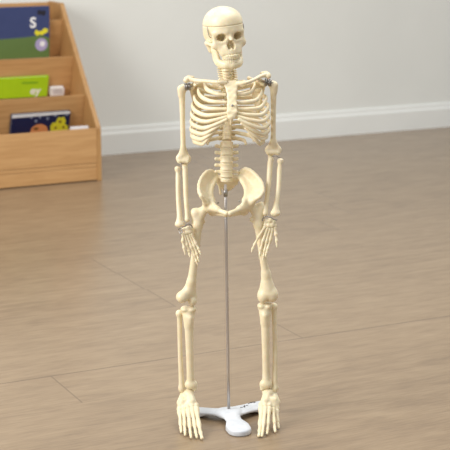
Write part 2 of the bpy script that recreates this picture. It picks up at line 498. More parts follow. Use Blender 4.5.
b2 = book_in(1, 'picture_book', 'lime green picture book with white lettering, middle tier of the bookcase', 48.8, 76, .22, .009, LIME)
a, b = b2.px(29.8, 94.3); b2.text('title_lettering', 'ey', a, b, .047, WHITE)
b2.art('dark_green_stripe', [b2.px(*p) for p in [(22, 82), (38, 81.5), (38, 83.5), (22, 84)]], LIMED)
b3 = book_in(1, 'small_book', 'small white book beside the lime green book, middle tier', 64.5, 87.3, .058, .016, PALE)
for k in range(3):
    y = 89.3 + k * 1.7
    b3.art('grey_lettering', [b3.px(53, y + .9), b3.px(62.5, y + .9), b3.px(62.5, y), b3.px(53, y)], GREY)

b4 = book_in(0, 'picture_book', 'dark blue starry picture book with a yellow animal, lowest tier', 70.5, 111.3, .24, .012, STAR)
a0, bt = b4.px(60, 112)
b4.art('white_top_strip', [(.001, b4.h - .001), (b4.w - .001, b4.h - .001), (b4.w - .001, b4.h - .008), (.001, b4.h - .012)], WHITE)
for (x, y) in [(31.5, 117.5), (40, 117), (47.5, 118.5), (55.5, 115.5), (67, 114.5), (36, 121), (62, 119)]:
    a, b = b4.px(x, y)
    b4.art('star', [(a + (.0068 if k % 2 == 0 else .003) * math.sin(k * math.pi / 5), b + (.0068 if k % 2 == 0 else .003) * math.cos(k * math.pi / 5)) for k in range(10)], STARL)
a, b = b4.px(39, 131); b4.disc('orange_animal', a, b, .036, ORG, .0003, ry=.031)
b4.disc('muzzle', *b4.px(36, 128.5), .010, BRN, .0007, ry=.006)
yl = [(50.5, 132), (50.2, 126), (52.5, 122.5), (55.5, 122.5), (57.5, 118.5), (59, 116.5), (61, 118), (63.5, 116.3), (65, 118.5), (66, 121.5), (64.5, 123.5), (67.5, 125.5), (68.5, 132)]
b4.art('yellow_animal', [b4.px(*p) for p in yl], YEL, .0005)
for (x, y, r) in [(60, 121.5, .006), (55.5, 127.5, .005), (63.5, 127, .005)]: b4.disc('brown_spot', *b4.px(x, y), r, BRN, .0009)
# thin pale book standing low in the front tier, only its top edge in view
n_b, z_b = pocket[0]
n0 = bn - .022
uu, zt_ = u_at(88.5, 125.8, n0)
ul, _ = u_at(70.8, 127, n0)
b5 = Book('small_book', 'thin pale book showing its top edge behind the front panel', ul, uu, n0, .074, n0 - .004, zt_, .007, PALE)

# ================================================================ DISPLAY STAND
st = empty('display_stand', G(228.5, 412))
tag(st, 'white three legged stand with a steel pole holding the skeleton upright', 'stand')
HUB = G(228.8, 419); HUB[2] = 0
s = SDF(0.012)
def leg_field(ang, L, r0, rm, r1):
    d = V(math.cos(ang), math.sin(ang), 0)
    def f(p):
        q = p - HUB; a = q @ d; b = np.abs(q @ V(-d[1], d[0], 0))
        t = np.clip(a / L, 0, 1)
        w = r0 + (rm - r0) * np.clip(t / .45, 0, 1) ** .8 if False else np.interp(t, [0, .22, .5, .8, 1], [r0, rm * 1.12, rm, r1, r1 * .98])
        ac = np.clip(a, 0, L)
        d2 = np.hypot(a - ac, b) - w
        top = np.interp(t, [0, .2, .6, 1], [.0185, .0180, .0165, .0145]) - .25 * np.clip(d2 + .010, 0, 1)
        bot = np.interp(t, [0, .35, .55, .72, .82, 1], [.010, .010, .008, .003, 0, 0])
        dz = np.maximum(q[:, 2] - top, bot - q[:, 2])
        rr = .003
        return np.minimum(np.maximum(d2 + rr, dz + rr), 0) + np.hypot(np.maximum(d2 + rr, 0), np.maximum(dz + rr, 0)) - rr
    return f
LEGS = [(-1.31, .084, .024, .0170, .0250), (math.radians(39), .100, .024, .0215, .022), (math.radians(163), .084, .023, .0175, .019)]
for a in LEGS: s.fn(leg_field(*a), HUB + V(-.14, -.14, 0), HUB + V(.14, .14, .03), k=.008)
s.rc(HUB + V(0, 0, .012), HUB + V(0, 0, .0135), .011, .009, k=.006)
base = link('base', s.mesh('base', .0016), BASE, st)
ptop = P(225.4, 184.5, -.005 + YS); pbot = HUB + V(0, 0, .012)
link('pole', wire('pole', [pbot + (ptop - pbot) * t for t in np.linspace(0, 1, 6)], .0032, 14), POLE, st)
cl = ptop + (pbot - ptop) * .02
link('collar', wire('collar', [cl, cl + (pbot - ptop) * .03], .0043, 14), STEEL, st)
# dark maker's marks on the rear right leg
d = V(math.cos(LEGS[1][0]), math.sin(LEGS[1][0]), 0); dn = V(-d[1], d[0], 0)
def leg_pt(x, y):
    z = .017
    for _ in range(5):
        p = G(x, y, z); t = np.clip((p - HUB) @ d / LEGS[1][1], 0, 1); z = np.interp(t, [0, .2, .6, 1], [.0185, .0180, .0165, .0145]) + .0002
    return p
marks = [[(240.3, 407.6), (241.3, 407.2), (242.6, 407.4)], [(243.2, 406.9), (244.4, 406.4)], [(244.4, 405.2), (244.8, 407.3)], [(245.9, 405.7), (247, 405.1), (247.8, 405.5)],
         [(248.2, 403.9), (249.2, 403.3)], [(250.0, 402.9), (251.2, 402.0), (252.2, 402.5), (251, 402.9)], [(252.6, 401.8), (253.8, 401.6), (254.8, 402.1), (255.6, 402.3)], [(253.2, 402.5), (254.8, 402.9)]]
for mk in marks:
    pts = [leg_pt(*q) for q in mk]
    link('maker_mark', sweep('maker_mark', pts, [.0004] * len(pts), [.0012] * len(pts), refup=V(0, 0, 1), seg=6), INK, base)

# ================================================================ SKELETON
P0 = P
def P(x, y, Y=0.0): return P0(x, y, Y + YS)   # depths from here on are measured from the spine's plane
sk = empty('skeleton_model', V(HUB[0], -.05, 0))
tag(sk, 'ivory plastic anatomical skeleton standing upright on a white tripod stand', 'skeleton')
def bone(name, s, res=.0012, parent=None, m=None, smooth=1):
    return link(name, s.mesh(name, res, smooth=smooth), m or BONE, parent or sk)

# ---------------------------------------------------------------- skull
HS = 1 / 497.0                                  # metres per unit: skull drawn in units of about one pixel
HO = P(224.0, 29.5, 0.0)
yaw, roll, pit = math.radians(17), math.radians(-5.5), math.radians(-2)
Rz = Matrix.Rotation(yaw, 3, 'Z'); Ry = Matrix.Rotation(roll, 3, 'Y'); Rx = Matrix.Rotation(pit, 3, 'X')
RM = np.array(Rz @ Ry @ Rx)
def hx(v):                                      # local (right, forward, up) -> world
    q = v * HS; q = np.stack([q[:, 0], -q[:, 1], q[:, 2]], 1)
    return q @ RM.T + HO
def hmesh(name, s, res, smooth=1):
    me = s.mesh(name, res, xf=hx, smooth=smooth); me.flip_normals(); return me
def cranium(s):
    s.el((0, -5, 1.0), (18.6, 24.5, 20.4)); s.el((0, 8, 1), (16.2, 12.8, 16), 5); s.el((0, -11, -4), (17, 15, 13), 5)
    s.el((0, -3, 7), (18.2, 21.5, 14.2), 5); s.el((0, 2, 9.5), (15.5, 16, 10.8), 6)
    return s
CUT = 5.2
s = cranium(SDF(2.0))
s.rc((-3, 18.4, -1.0), (-12.5, 14.3, -1.6), 2.4, 2.2, 2.5).rc((3, 18.4, -1.0), (12.5, 14.3, -1.6), 2.4, 2.2, 2.5)
s.el((0, 12.5, -18.5), (10.5, 8.4, 9), 4); s.el((0, 13, -23), (9.6, 8.4, 4.6), 3); s.el((0, 5, -15), (12, 12, 9), 4)
for g in (-1, 1):
    s.el((g * 13.6, 11, -13.6), (4.4, 4.6, 4.2), 3); s.rc((g * 15, 10, -14), (g * 18.6, -3, -11), 2.0, 1.7, 1.5)
    s.rc((g * 4.5, 16.8, -11), (g * 13, 13, -11), 1.9, 2.2, 2); s.rc((g * 14.4, 12.2, -2), (g * 14.6, 12, -12), 2.1, 2.3, 2)
    s.rc((g * 10, 13, -16), (g * 8, 15.5, -22), 3.2, 2.4, 3)
    s.rc((g * 16.0, -4, -13), (g * 15.0, -3, -19.5), 3.6, 2.4, 3)
s.rc((0, 17.8, -3), (0, 22.2, -9.6), 2.0, 1.6, 2)
for g in (-1, 1):
    s.el((g * 8.3, 18.5, -6.2), (4.7, 9.5, 3.7), 1.0, sub=True)
    s.el((g * 7, 12, -7), (3, 7, 3), 1.0, sub=True)
    s.el((g * 20.0, 8, -7), (4.4, 5.5, 7), 2.5, sub=True)
    s.el((g * 15.6, 7, -20.5), (3.4, 5, 3.6), 2, sub=True)
    s.el((g * 1.9, 22, -15.2), (2.1, 9, 3.6), .6, sub=True)
s.el((0, 22, -12.6), (2.5, 8.5, 3.2), .6, sub=True)
s.half((0, .02, 1), CUT)
skull = link('skull', hmesh('skull', s, .62), BONE, sk)
s = cranium(SDF(2.0)); s.half((0, -.02, -1), -(CUT + .02))
link('skull_cap', hmesh('skull_cap', s, .75), BONE, skull)
s = SDF(0)
for k in range(14):
    a = math.radians(-80 + 160 * (k + .5) / 14); x, y = 9.0 * math.sin(a), 12.6 + 9.2 * math.cos(a)
    s.rc((x, y, -24.6), (x * .99, y - .2, -28.0), 1.02, .84)
link('upper_teeth', hmesh('upper_teeth', s, .38, smooth=0), TOOTH, skull)
s = SDF(2)
for g in (-1, 1):
    s.chain([(0, 18.0, -34.6), (g * 6, 16.4, -34.4), (g * 10.5, 9, -33.2), (g * 12.0, 2.5, -28.5), (g * 14.0, 1.5, -16)], [3.2, 3.2, 3.0, 3.0, 2.0])
    s.chain([(0, 18.9, -32.6), (g * 6.3, 16.8, -32.4), (g * 10.6, 10, -30.6)], [2.5, 2.6, 2.6])
    s.tri((g * 11, 8, -31), (g * 12.2, 2, -28), (g * 13.4, 1, -19), 1.6); s.tri((g * 11, 8, -31), (g * 12.6, 7, -18), (g * 13.4, 1, -19), 1.5)
    s.rc((g * 11.4, 9, -29), (g * 12.6, 8, -18), 1.9, 1.2)
s.el((0, 19.4, -35.0), (3.8, 2.4, 2.4), 2)
jaw = link('lower_jaw', hmesh('lower_jaw', s, .62), BONE, skull)
s = SDF(0)
for k in range(14):
    a = math.radians(-78 + 156 * (k + .5) / 14); x, y = 8.3 * math.sin(a), 12.4 + 8.6 * math.cos(a)
    s.rc((x, y, -29.0), (x, y, -31.8), .86, .95)
link('lower_teeth', hmesh('lower_teeth', s, .38, smooth=0), TOOTH, jaw)
for g in (-1, 1):                               # wire hooks that clip the cap on
    pts = [hx(np.array([p]))[0] for p in [(g * 18.2, 5.5, 5.5), (g * 18.6, 6, 2.5), (g * 18.4, 6.5, -1), (g * 17.6, 7, -4.5), (g * 16.4, 7.5, -6)]]
    link('cap_hook', wire('cap_hook', catmull(pts, 4), .0009, 6), STEEL, skull)

# ---------------------------------------------------------------- spine
SPX = [(226.3, 64, .020), (227, 71, .014), (228, 79, .020), (228.3, 92, .043), (228, 113, .050), (227.2, 128, .042), (226.8, 139.5, .028), (226.6, 158, .010), (226.5, 174, .010), (226.3, 181, .016)]
SPP = catmull([P(*q) for q in SPX], 12); SPY = np.array([q for q in SPP])
def spine_at(zz): return np.array([np.interp(-zz, -SPY[:, 2], SPY[:, i]) for i in range(3)])
def zpx(y, Y): return P0(227, y, Y)[2]
def vert_mesh(kind):
    s = SDF(.0015)
    if kind == 'lumbar':
        s.cyl((0, 0, .0056), .0132, .0098, .0018, .0012); s.cyl((0, 0, -.0056), .0132, .0098, .0018, .0012); s.cyl((0, 0, 0), .0122, .0090, .0066, .001)
        for g in (-1, 1):
            s.rc((g * .008, .006, .001), (g * .016, .006, .0008), .0036, .0032); s.rc((g * .016, .006, .0008), (g * .0215, .005, .0012), .0032, .0037)
            s.rc((g * .006, .009, 0), (g * .006, .015, 0), .003); s.rc((g * .006, .014, .005), (g * .006, .014, -.006), .0026)
        s.rc((0, .016, 0), (0, .028, -.003), .003, .0034); s.rc((-.006, .015, 0), (.006, .015, 0), .003)
    elif kind == 'thoracic':
        s.cyl((0, 0, .0037), .0102, .0088, .0014, .001); s.cyl((0, 0, -.0037), .0102, .0088, .0014, .001); s.cyl((0, 0, 0), .0094, .0080, .0046, .001)
        for g in (-1, 1):
            s.rc((g * .006, .008, .001), (g * .016, .014, .003), .0026, .0026)
        s.rc((0, .012, 0), (0, .024, -.009), .003, .002); s.rc((-.006, .010, 0), (.006, .010, 0), .0032)
    else:
        s.cyl((0, 0, 0), .0066, .0055, .0040, .001)
        for g in (-1, 1):
            s.rc((g * .005, .002, -.0005), (g * .0125, .003, .0005), .0024, .0022); s.rc((g * .006, .006, .0028), (g * .008, .007, -.0028), .0028)
        s.rc((-.006, .008, 0), (.006, .008, 0), .0026); s.rc((0, .009, 0), (0, .018, -.003), .0024, .0026)
    me = s.mesh('vertebra_' + kind, .0011); me.materials.append(BONE); return me
VM = {k: vert_mesh(k) for k in ('cervical', 'thoracic', 'lumbar')}
rows = [('cervical', 65.3 + 2.55 * i) for i in range(6)] + [('cervical', 81)] + [('thoracic', 84.2 + 4.9 * i) for i in range(12)] + [('lumbar', 145.6 + 6.85 * i) for i in range(5)]
def ypx_to_spine(y):
    lo, hi = SPY[-1, 2], SPY[0, 2]
    for _ in range(40):
        m = (lo + hi) / 2; p = spine_at(m); v = p - CAM
        yy = 225 - F * (v @ UP) / (v @ FW)
        if yy > y: lo = m
        else: hi = m
    return spine_at((lo + hi) / 2)
VPOS = []
for kind, y in rows:
    p = ypx_to_spine(y); VPOS.append(p)
    o = bpy.data.objects.new('vertebra', VM[kind]); COL.objects.link(o); o.parent = sk
    o.location = Vector(p) - sk.location
    a = spine_at(p[2] + .006) - spine_at(p[2] - .006); o.rotation_euler = (-math.atan2(a[1], a[2]), 0, 0)
    if kind == 'thoracic': o.scale = [.82 + .014 * (y - 84) / 4.9] * 2 + [1.12]
    if kind == 'cervical': o.scale = (1.4, 1.3, .66 + .02 * (y - 65) / 2.5)
    if kind == 'lumbar': o.scale = (1, 1, 1.03)

# ---------------------------------------------------------------- sternum and ribs
s = SDF(.003)
def plate(s, pts, th):                           # strip of quads: list of (left, right) rows
    for (a, b), (c, e) in zip(pts, pts[1:]):
        s.tri(a, b, c, th); s.tri(b, e, c, th)
ST = [(81.8, 231.3, 4.2, -.034), (85, 231.5, 5.8, -.038), (90.5, 231.7, 4.0, -.044), (97, 231.9, 3.2, -.051), (105, 232.1, 3.4, -.059), (112, 232.1, 3.8, -.065), (117.5, 231.8, 2.6, -.067)]
plate(s, [(P(x - w, y, Y), P(x + w, y, Y)) for y, x, w, Y in ST], .0030)
s.rc(P(231.5, 117, -.067), P(230.8, 124.5, -.063), .0042, .0026)
sternum = bone('sternum', s, smooth=5)
sc_ = P(232.3, 105.5, -.066)
link('breastbone_screw', wire('breastbone_screw', [sc_, sc_ + V(0, .004, 0)], .0022, 12), STEEL, sternum)

RIB = [  # half width px, lateral row, low row, end row, end offset px, lateral Y, front Y
    (15.5, 82, 86.0, 87.0, 6.0, .012, -.034),
    (24.5, 84.0, 93.0, 95.0, 5.0, .008, -.041),
    (31, 90.0, 101.0, 102.5, 4.2, .004, -.049),
    (35, 97.0, 108.5, 109.0, 4.2, .000, -.055),
    (37, 105, 115.5, 113.2, 4.4, -.002, -.060),
    (38, 113.0, 122.0, 116.3, 4.4, -.003, -.064),
    (38.3, 121.0, 128.5, 118.8, 4.6, -.004, -.066),
    (38.2, 128.5, 134.3, 122.5, 8.0, -.003, -.064),
    (37, 135, 139.5, 127.5, 12.5, .0, -.060),
    (34.5, 140, 144.0, 132.5, 16.5, .004, -.056),
    (27, 139, 141, 143, 20, .020, -.010),
    (19, 143, 144, 147, 16, .030, .012)]
PXM = 1 / 484.0
for i, (hw, yl_, yw, ye, dx, Ym, Yf) in enumerate(RIB):
    sp_ = VPOS[7 + i]
    for g in (-1, 1):
        sk_ = -.085 if i < 10 else 0                      # the chest turns a little to its left
        def X(off, Y): return sp_[0] + g * off * PXM + sk_ * (Y - sp_[1]) * 1.0 - .0005
        Ym_, Yf_ = Ym + YS, Yf + YS; Ys = sp_[1]; zs = sp_[2] + .002; zl = zpx(yl_, Ym_); zw = zpx(yw, Yf_ + .008); ze = zpx(ye, Yf_)
        if i < 10:
            pts = [V(X(4.2, Ys), Ys + .004, zs), V(X(hw * .42, Ys), Ys + .016, zs - .002), V(X(hw * .82, Ys), Ys - .004 + .006, zs * .62 + zl * .38),
                   V(X(hw, Ym_), Ym_, zl), V(X(hw * .93, Yf_ * .5), Ym_ * .5 + Yf_ * .5, zl * .45 + zw * .55), V(X(hw * (.74 if i < 8 else .80), Yf_), Yf_ + .012, zw * .97 + zl * .03),
                   V(X(max(hw * .45, dx + (hw - dx) * .4), Yf_), Yf_ + .002, zw * .62 + ze * .38), V(X(dx, Yf_), Yf_ + .0005, ze)]
        else:
            pts = [V(X(4.2, Ys), Ys + .004, zs), V(X(hw * .5, Ys), Ys + .010, zs - .004), V(X(hw * .9, Ys), Ym_ + .006, zs * .4 + zl * .6), V(X(hw, Ym_), Ym_ * .5 + Yf_ * .5, zl * .5 + zpx(yw, Yf_) * .5), V(X(hw * .97, Yf_), Yf_, zpx(yw, Yf_))]
        c = catmull(pts, 7); n = len(c)
        wv = [(.0034 + .0015 * math.sin(math.pi * min(1, t * 1.1))) * (0.92 if i == 0 else 1) for t in np.linspace(0, 1, n)]
        tv = [.0024 + .0004 * math.sin(math.pi * t) for t in np.linspace(0, 1, n)]
        if i >= 10: wv = [w * (1 - .5 * t ** 3) * .85 for w, t in zip(wv, np.linspace(0, 1, n))]
        link('rib', sweep('rib', c, wv, tv, refup=V(0, .25, 1), seg=10), BONE, sk)

# ---------------------------------------------------------------- shoulders
s = SDF(.003)
L_ac = P(187.5, 78.8, -.006); R_ac = P(267, 74.5, -.004)
s.chain([P(225.5, 82.5, -.038), P(217, 82.2, -.043), P(207, 81.2, -.030), P(196, 80.5, -.012), L_ac], [.0048, .0038, .0036, .0042, .0046])
bone('clavicle', s)
s = SDF(.003)
s.chain([P(237.8, 83.5, -.038), P(245, 83.0, -.043), P(253.5, 80, -.030), P(261, 76.2, -.012), R_ac], [.0048, .0038, .0036, .0042, .0046])
bone('clavicle', s)
def scapula(gl, ac, sup, inf, root, cor, g):
    s = SDF(.004)
    mid = (gl + sup + inf) / 3 + V(0, .004, 0)
    for a, b in ((gl, sup), (sup, inf), (inf, gl)):
        s.tri(a, b, mid, .0015); s.rc(a, b, .0026, .0024)
    s.rc(gl, gl + V(-g * .004, 0, 0), .0065, .006)
    s.rc(root, (root + ac) / 2 + V(0, .006, .002), .0024, .003); s.rc((root + ac) / 2 + V(0, .006, .002), ac + V(0, .010, 0), .003, .0042)
    s.rc(ac + V(-g * .003, .010, 0), ac + V(g * .003, -.003, -.003), .0058, .0052); s.rc(ac + V(-g * .010, .008, .001), ac + V(g * .001, 0, -.001), .0042, .0055)
    s.rc(gl + V(-g * .008, 0, .006), cor, .004, .0032)
    bone('scapula', s)
gL = P(190.2, 87, .004); gR = P(264.5, 83.5, .004)
scapula(gL, L_ac, P(205, 81, .052), P(198.5, 118, .050), P(203, 87, .054), P(195.5, 85.0, -.016), -1)
scapula(gR, R_ac, P(249, 78, .052), P(258, 113, .050), P(251, 83, .054), P(258.5, 80.5, -.016), 1)

# ---------------------------------------------------------------- arms
def humerus(head, elb, g, ew):
    """g: lateral direction in x; ew: half width of the elbow end"""
    d = (elb - head); s = SDF(.005)
    s.el(head + V(-g * .0035, 0, .001), (.0078, .0082, .0082)); s.rc(head + V(g * .0035, -.003, .001), head + V(g * .002, -.001, -.012), .0052, .0052)
    s.chain([head + V(0, 0, -.004), head + d * .17, head + d * .5, head + d * .80, elb + V(0, 0, .01)], [.0074, .0060, .0050, .0052, .0050])
    s.tri(head + d * .80, elb + V(-ew, 0, .006), elb + V(ew, 0, .006), .0036); 
    s.rc(elb + V(-ew * .95, 0, .007), elb + V(-ew * .95, 0, .004), .0042); s.rc(elb + V(ew * .95, 0, .007), elb + V(ew * .95, 0, .004), .0038)
    s.rc(elb + V(-ew * .75, -.002, 0), elb + V(-ew * .05, -.002, .001), .0052, .0044, .003); s.rc(elb + V(ew * .2, -.002, .001), elb + V(ew * .75, -.002, 0), .0046, .0054, .003)
    s.el(elb + V(0, -.009, .009), (.004, .005, .004), .003, sub=True)
    bone('humerus', s)
humerus(P(181.8, 88.5, .004), P(183.5, 161, .006), -1, .0108)
humerus(P(273.6, 84.8, .004), P(273.2, 152.5, .006), 1, .0125)
def radius(top, bot, m):
    d = bot - top; s = SDF(.003)
    s.cyl(top + V(0, 0, -.001), .0060, .0060, .0035, .001); 
    q = top + d * .5 + m; s.chain([top, top + d * .09, top + d * .18, q, top + d * .84, bot], [.0050, .0043, .0050, .0047, .0054, .0066]); s.rc(bot + V(.0044, 0, .001), bot + V(-.0044, 0, .001), .0050); s.tri(top + d * .86, bot + V(.006, 0, 0), bot + V(-.006, 0, 0), .0036)
    bone('radius', s)
def ulna(top, bot, m):
    d = bot - top; s = SDF(.003)
    s.rc(top + V(0, .006, .004), top + V(0, .004, -.006), .0058, .0056); 
    q = top + d * .5 + m; s.chain([top + V(0, -.002, -.004), top + d * .12, q, top + d * .86, bot], [.0058, .0058, .0050, .0046, .0054])
    bone('ulna', s)
radius(P(177.6, 168.5, .002), P(179.8, 224.5, -.034), V(-.0012, 0, 0)); ulna(P(184.8, 166, .006), P(187.2, 219.5, -.030), V(-.0008, 0, 0))
ulna(P(270.8, 157.5, .006), P(265.2, 213.5, -.030), V(.001, 0, 0)); radius(P(280.3, 160.5, .002), P(275.4, 213.5, -.034), V(.0016, 0, 0))
def elbow_wire(a, b): link('joint_wire', wire('joint_wire', catmull([a, (a + b) / 2 + V(0, -.005, .003), b], 6), .0010, 6), STEEL, sk)
elbow_wire(P(178, 165.5, -.004), P(184, 163.5, -.004)); elbow_wire(P(272, 156.5, -.004), P(280, 158, -.004))
def bolt(a, b):
    o = link('shoulder_bolt', wire('shoulder_bolt', [a, b], .0016, 10), STEEL, sk)
    t = np.linspace(0, 1, 41); c = [a + (b - a) * (.12 + .76 * q) + V(0, math.cos(q * 25) * .0050, math.sin(q * 25) * .0068) for q in t]
    link('spring', wire('spring', c, .0012, 6), STEEL, o)
    link('washer', wire('washer', [a + (b - a) * .30, a + (b - a) * .45], .0072, 16), STEEL, o)
bolt(P(183.5, 87, -.002), P(192, 86.5, -.002)); bolt(P(273, 83, -.002), P(263, 81.8, -.002))

# ---------------------------------------------------------------- hands
def digit(s, pts, base_r, thumb=False):
    """bones with thick knuckled ends along pts"""
    for i in range(len(pts) - 1):
        a, b = pts[i], pts[i + 1]; r = base_r * (1, .86, .74, .62)[i]
        g = (b - a) * .06
        s.rc(a + g, (a + b) / 2, r * 1.10, r * .68); s.rc((a + b) / 2, b - g, r * .68, r * (1.12 if i < len(pts) - 2 else .55))
def hand(center, cr, digits, Y0, Y1, ring):
    s = SDF(.0018)
    for (x, y, dy, r) in cr: s.el(P(x, y, Y0 + dy), (r, r * .8, r), .0022)
    h = bone('hand', s, .0010)
    for nm, px in digits:
        s = SDF(.0014); n = len(px)
        pts = [P(x, y, Y0 + (Y1 - Y0) * (k / (n - 1)) ** 1.3) for k, (x, y) in enumerate(px)]
        digit(s, pts, .0034 if nm != 'thumb' else .0036); bone(nm, s, .0009, h)
    for r_ in ring: link('wrist_wire', wire('wrist_wire', catmull([P(*q) for q in r_], 6), .00115, 6), STEEL, h)
hand(None, [(184, 229.5, 0, .0052), (188, 228.5, 0, .0055), (190.8, 228.5, .002, .0046), (183.6, 233, 0, .0046), (186.4, 232.5, -.002, .0050), (189.4, 232, -.001, .0050), (191.4, 232, .002, .0042)],
     [('thumb', [(183.3, 234), (182.8, 241), (184, 248), (185.2, 254.8)]),
      ('finger', [(184.8, 234.5), (187, 245), (188.6, 251), (189.4, 254.5), (189.9, 257)]),
      ('finger', [(187, 234.5), (191.5, 247.5), (194.6, 256), (196.4, 261), (197.7, 265)]),
      ('finger', [(189.4, 234), (194.4, 246.5), (197, 254.2), (198.2, 258.5), (199.2, 261.8)]),
      ('finger', [(191.2, 233.5), (196, 243.5), (198.6, 249), (199.8, 252), (200.8, 254.6)])], -.040, -.050,
     [[(178.5, 229.5, -.042), (181, 227.8, -.048), (184.5, 226.2, -.048), (188, 224, -.046), (191.5, 225.5, -.042), (192.5, 228.5, -.036)],
      [(179, 231, -.044), (180.2, 233.6, -.048), (182.4, 231.8, -.048), (181.2, 230, -.046)]])
hand(None, [(266.6, 221.5, .001, .0050), (270, 220.5, -.001, .0054), (273.4, 222, 0, .0050), (265.6, 225, .001, .0046), (268.8, 225.5, -.002, .0050), (272, 225.5, -.002, .0050), (274.8, 225.5, 0, .0044)],
     [('thumb', [(274.9, 227), (275.9, 234.5), (276.6, 241), (276.8, 247.2)]),
      ('finger', [(272.8, 227.5), (270.2, 240.5), (267.6, 249), (266.4, 253), (265.4, 257)]),
      ('finger', [(270.2, 228), (266.5, 242), (264.4, 251), (263.5, 256), (262.8, 260.5)]),
      ('finger', [(267.8, 227.5), (263, 241), (260.6, 249.5), (259.8, 254.5), (259.4, 258.8)]),
      ('finger', [(265.3, 226.5), (258.4, 237.2), (254.4, 244.8), (252.6, 248.6), (251.4, 252.3)])], -.040, -.050,
     [[(262.2, 219.5, -.040), (264, 217, -.046), (267, 216.4, -.048), (270.5, 217.6, -.048), (274, 219.5, -.046), (277, 220, -.042)],
      [(263, 221, -.044), (262.2, 219.6, -.044), (264, 218.2, -.046)]])

# ---------------------------------------------------------------- pelvis
def hip(crest, brim, S2, acet, isch, push):
    """crest: rim from the sacrum joint round to above the hip socket; brim: inner rim from the same start to the pubic joint"""
    s = SDF(.005)
    cr = catmull(crest, 4); br = catmull(brim, 4)
    n = 13
    def rs(c, m):
        c = np.array(c); L = np.concatenate([[0], np.cumsum(np.linalg.norm(np.diff(c, axis=0), axis=1))])
        return [np.array([np.interp(t * L[-1], L, c[:, i]) for i in range(3)]) for t in np.linspace(0, 1, m)]
    nb = len(brim) - 2                              # the wing ends where the brim meets the socket
    A = rs(cr, n); B = rs(catmull(brim[:3], 6), n)
    Mid = [(a + b) / 2 + push * math.sin(math.pi * k / (n - 1)) for k, (a, b) in enumerate(zip(A, B))]
    for k in range(n - 1):
        for U, L_ in ((A, Mid), (Mid, B)):
            s.tri(U[k], L_[k], U[k + 1], .0024, .003); s.tri(L_[k], L_[k + 1], U[k + 1], .0024, .003)
    s.chain(A, [.0044 - .0010 * math.sin(math.pi * k / (n - 1)) for k in range(n)], .003)
    m = len(br); s.chain(br, [.0052 - .0010 * math.sin(math.pi * k / (m - 1)) for k in range(m)], .003)
    s.rc(crest[-1], acet, .006, .0115); s.rc(brim[2], acet, .006, .0115); s.rc(brim[3], acet, .005, .010)
    s.rc(acet, isch, .0105, .0085); s.rc(isch, S2, .0072, .0044, .004); s.rc(brim[-1], S2, .0046, .0042, .002); s.rc(brim[3], isch, .005, .008)
    return s
SY = -.066
sL = hip([P(217.3, 177, .022), P(213.5, 172.5, .018), P(208.8, 171.0, .012), P(203.0, 175.8, -.002), P(199.4, 183.5, -.020), P(199.2, 190.5, -.036), P(200.6, 195, -.046), P(203.4, 199, -.044), P(205.5, 202.5, -.036)],
         [P(217.3, 177, .022), P(211.4, 189, -.010), P(212.2, 200.5, -.032), P(217.4, 209.2, -.052), P(226.4, 213.4, SY)],
         P(226.0, 214.8, SY + .010), P(208.5, 206.5, -.022), P(212.5, 211.5, .000), V(.001, .012, -.004))
hb = bone('hip_bone', sL)
sR = hip([P(239.3, 176, .022), P(242, 171, .018), P(246.5, 169.0, .012), P(253.5, 173.0, -.002), P(260.8, 181.5, -.020), P(262.8, 189, -.036), P(261.6, 195, -.046), P(257, 198, -.044), P(252.5, 201.5, -.036)],
         [P(239.3, 176, .022), P(245.8, 188.5, -.010), P(245.0, 200.0, -.032), P(239.4, 208.8, -.052), P(230, 213.4, SY)],
         P(230.4, 214.8, SY + .010), P(248.3, 205.5, -.022), P(244, 211, .000), V(-.001, .012, -.004))
bone('hip_bone', sR)
s = SDF(.004)
SA = [(P(216.5, 177, .020), P(238.5, 176.5, .020)), (P(219, 182.5, .034), P(235.5, 182.5, .034)), (P(222, 185.5, .048), P(232, 185.5, .048)), (P(224.5, 188.5, .056), P(229.5, 188.5, .056))]
plate(s, SA, .0045); s.cyl(P(226.4, 179.6, .012), .0125, .0105, .0045, .0015)
s.rc(P(227, 188, .056), P(226, 193.5, .050), .0036, .0026); s.rc(P(226, 193.5, .050), P(224.5, 197, .042), .0026, .002)
s.rc(P(219, 182, .03), P(220.5, 194, .036), .0024, .0024)
sac = bone('sacrum', s)
for g in [(218, 203, -.028), (239.2, 201.5, -.028)]:
    p = P(*g); link('pelvis_screw', wire('pelvis_screw', [p, p + V(0, .004, 0)], .0018, 10), STEEL, hb)

# ---------------------------------------------------------------- legs
def femur_top(s, head, neck, tro, shaft0, les):
    s.el(head, .0105); s.rc(head, neck, .0072, .0068, .004); s.rc(neck, tro, .0072, .0086, .004)
    s.rc(tro, shaft0, .0098, .0098, .006); s.rc(neck, shaft0, .0070, .0090, .006); s.el(les, .0056, .004)
# left in the photo: turned outwards
s = SDF(.006)
femur_top(s, P(208.5, 206.8, -.022), P(203.5, 210.5, -.022), P(195.2, 213.0, -.020), P(197.4, 225, -.022), P(202.6, 221.5, -.016))
sh = [P(197.4, 225, -.022), P(196.4, 243, -.026), P(194.2, 262, -.028), P(191.6, 281, -.026)]
s.chain(sh, [.0098, .0084, .0082, .0088])
s.rc(sh[-1], P(188, 292, -.024), .0088, .0106); s.rc(P(188, 291, -.024), P(182.6, 297, -.032), .0100, .0110); s.rc(P(191.4, 284, -.022), P(192.4, 300.5, -.020), .0090, .0094)
s.el(P(181.9, 297.0, -.034), (.0115, .0125, .0112)); s.el(P(192.2, 301.0, -.024), (.0094, .0125, .0102), .003)
s.el(P(187.0, 304.6, -.034), (.0034, .014, .0060), .003, sub=True)
bone('femur', s)
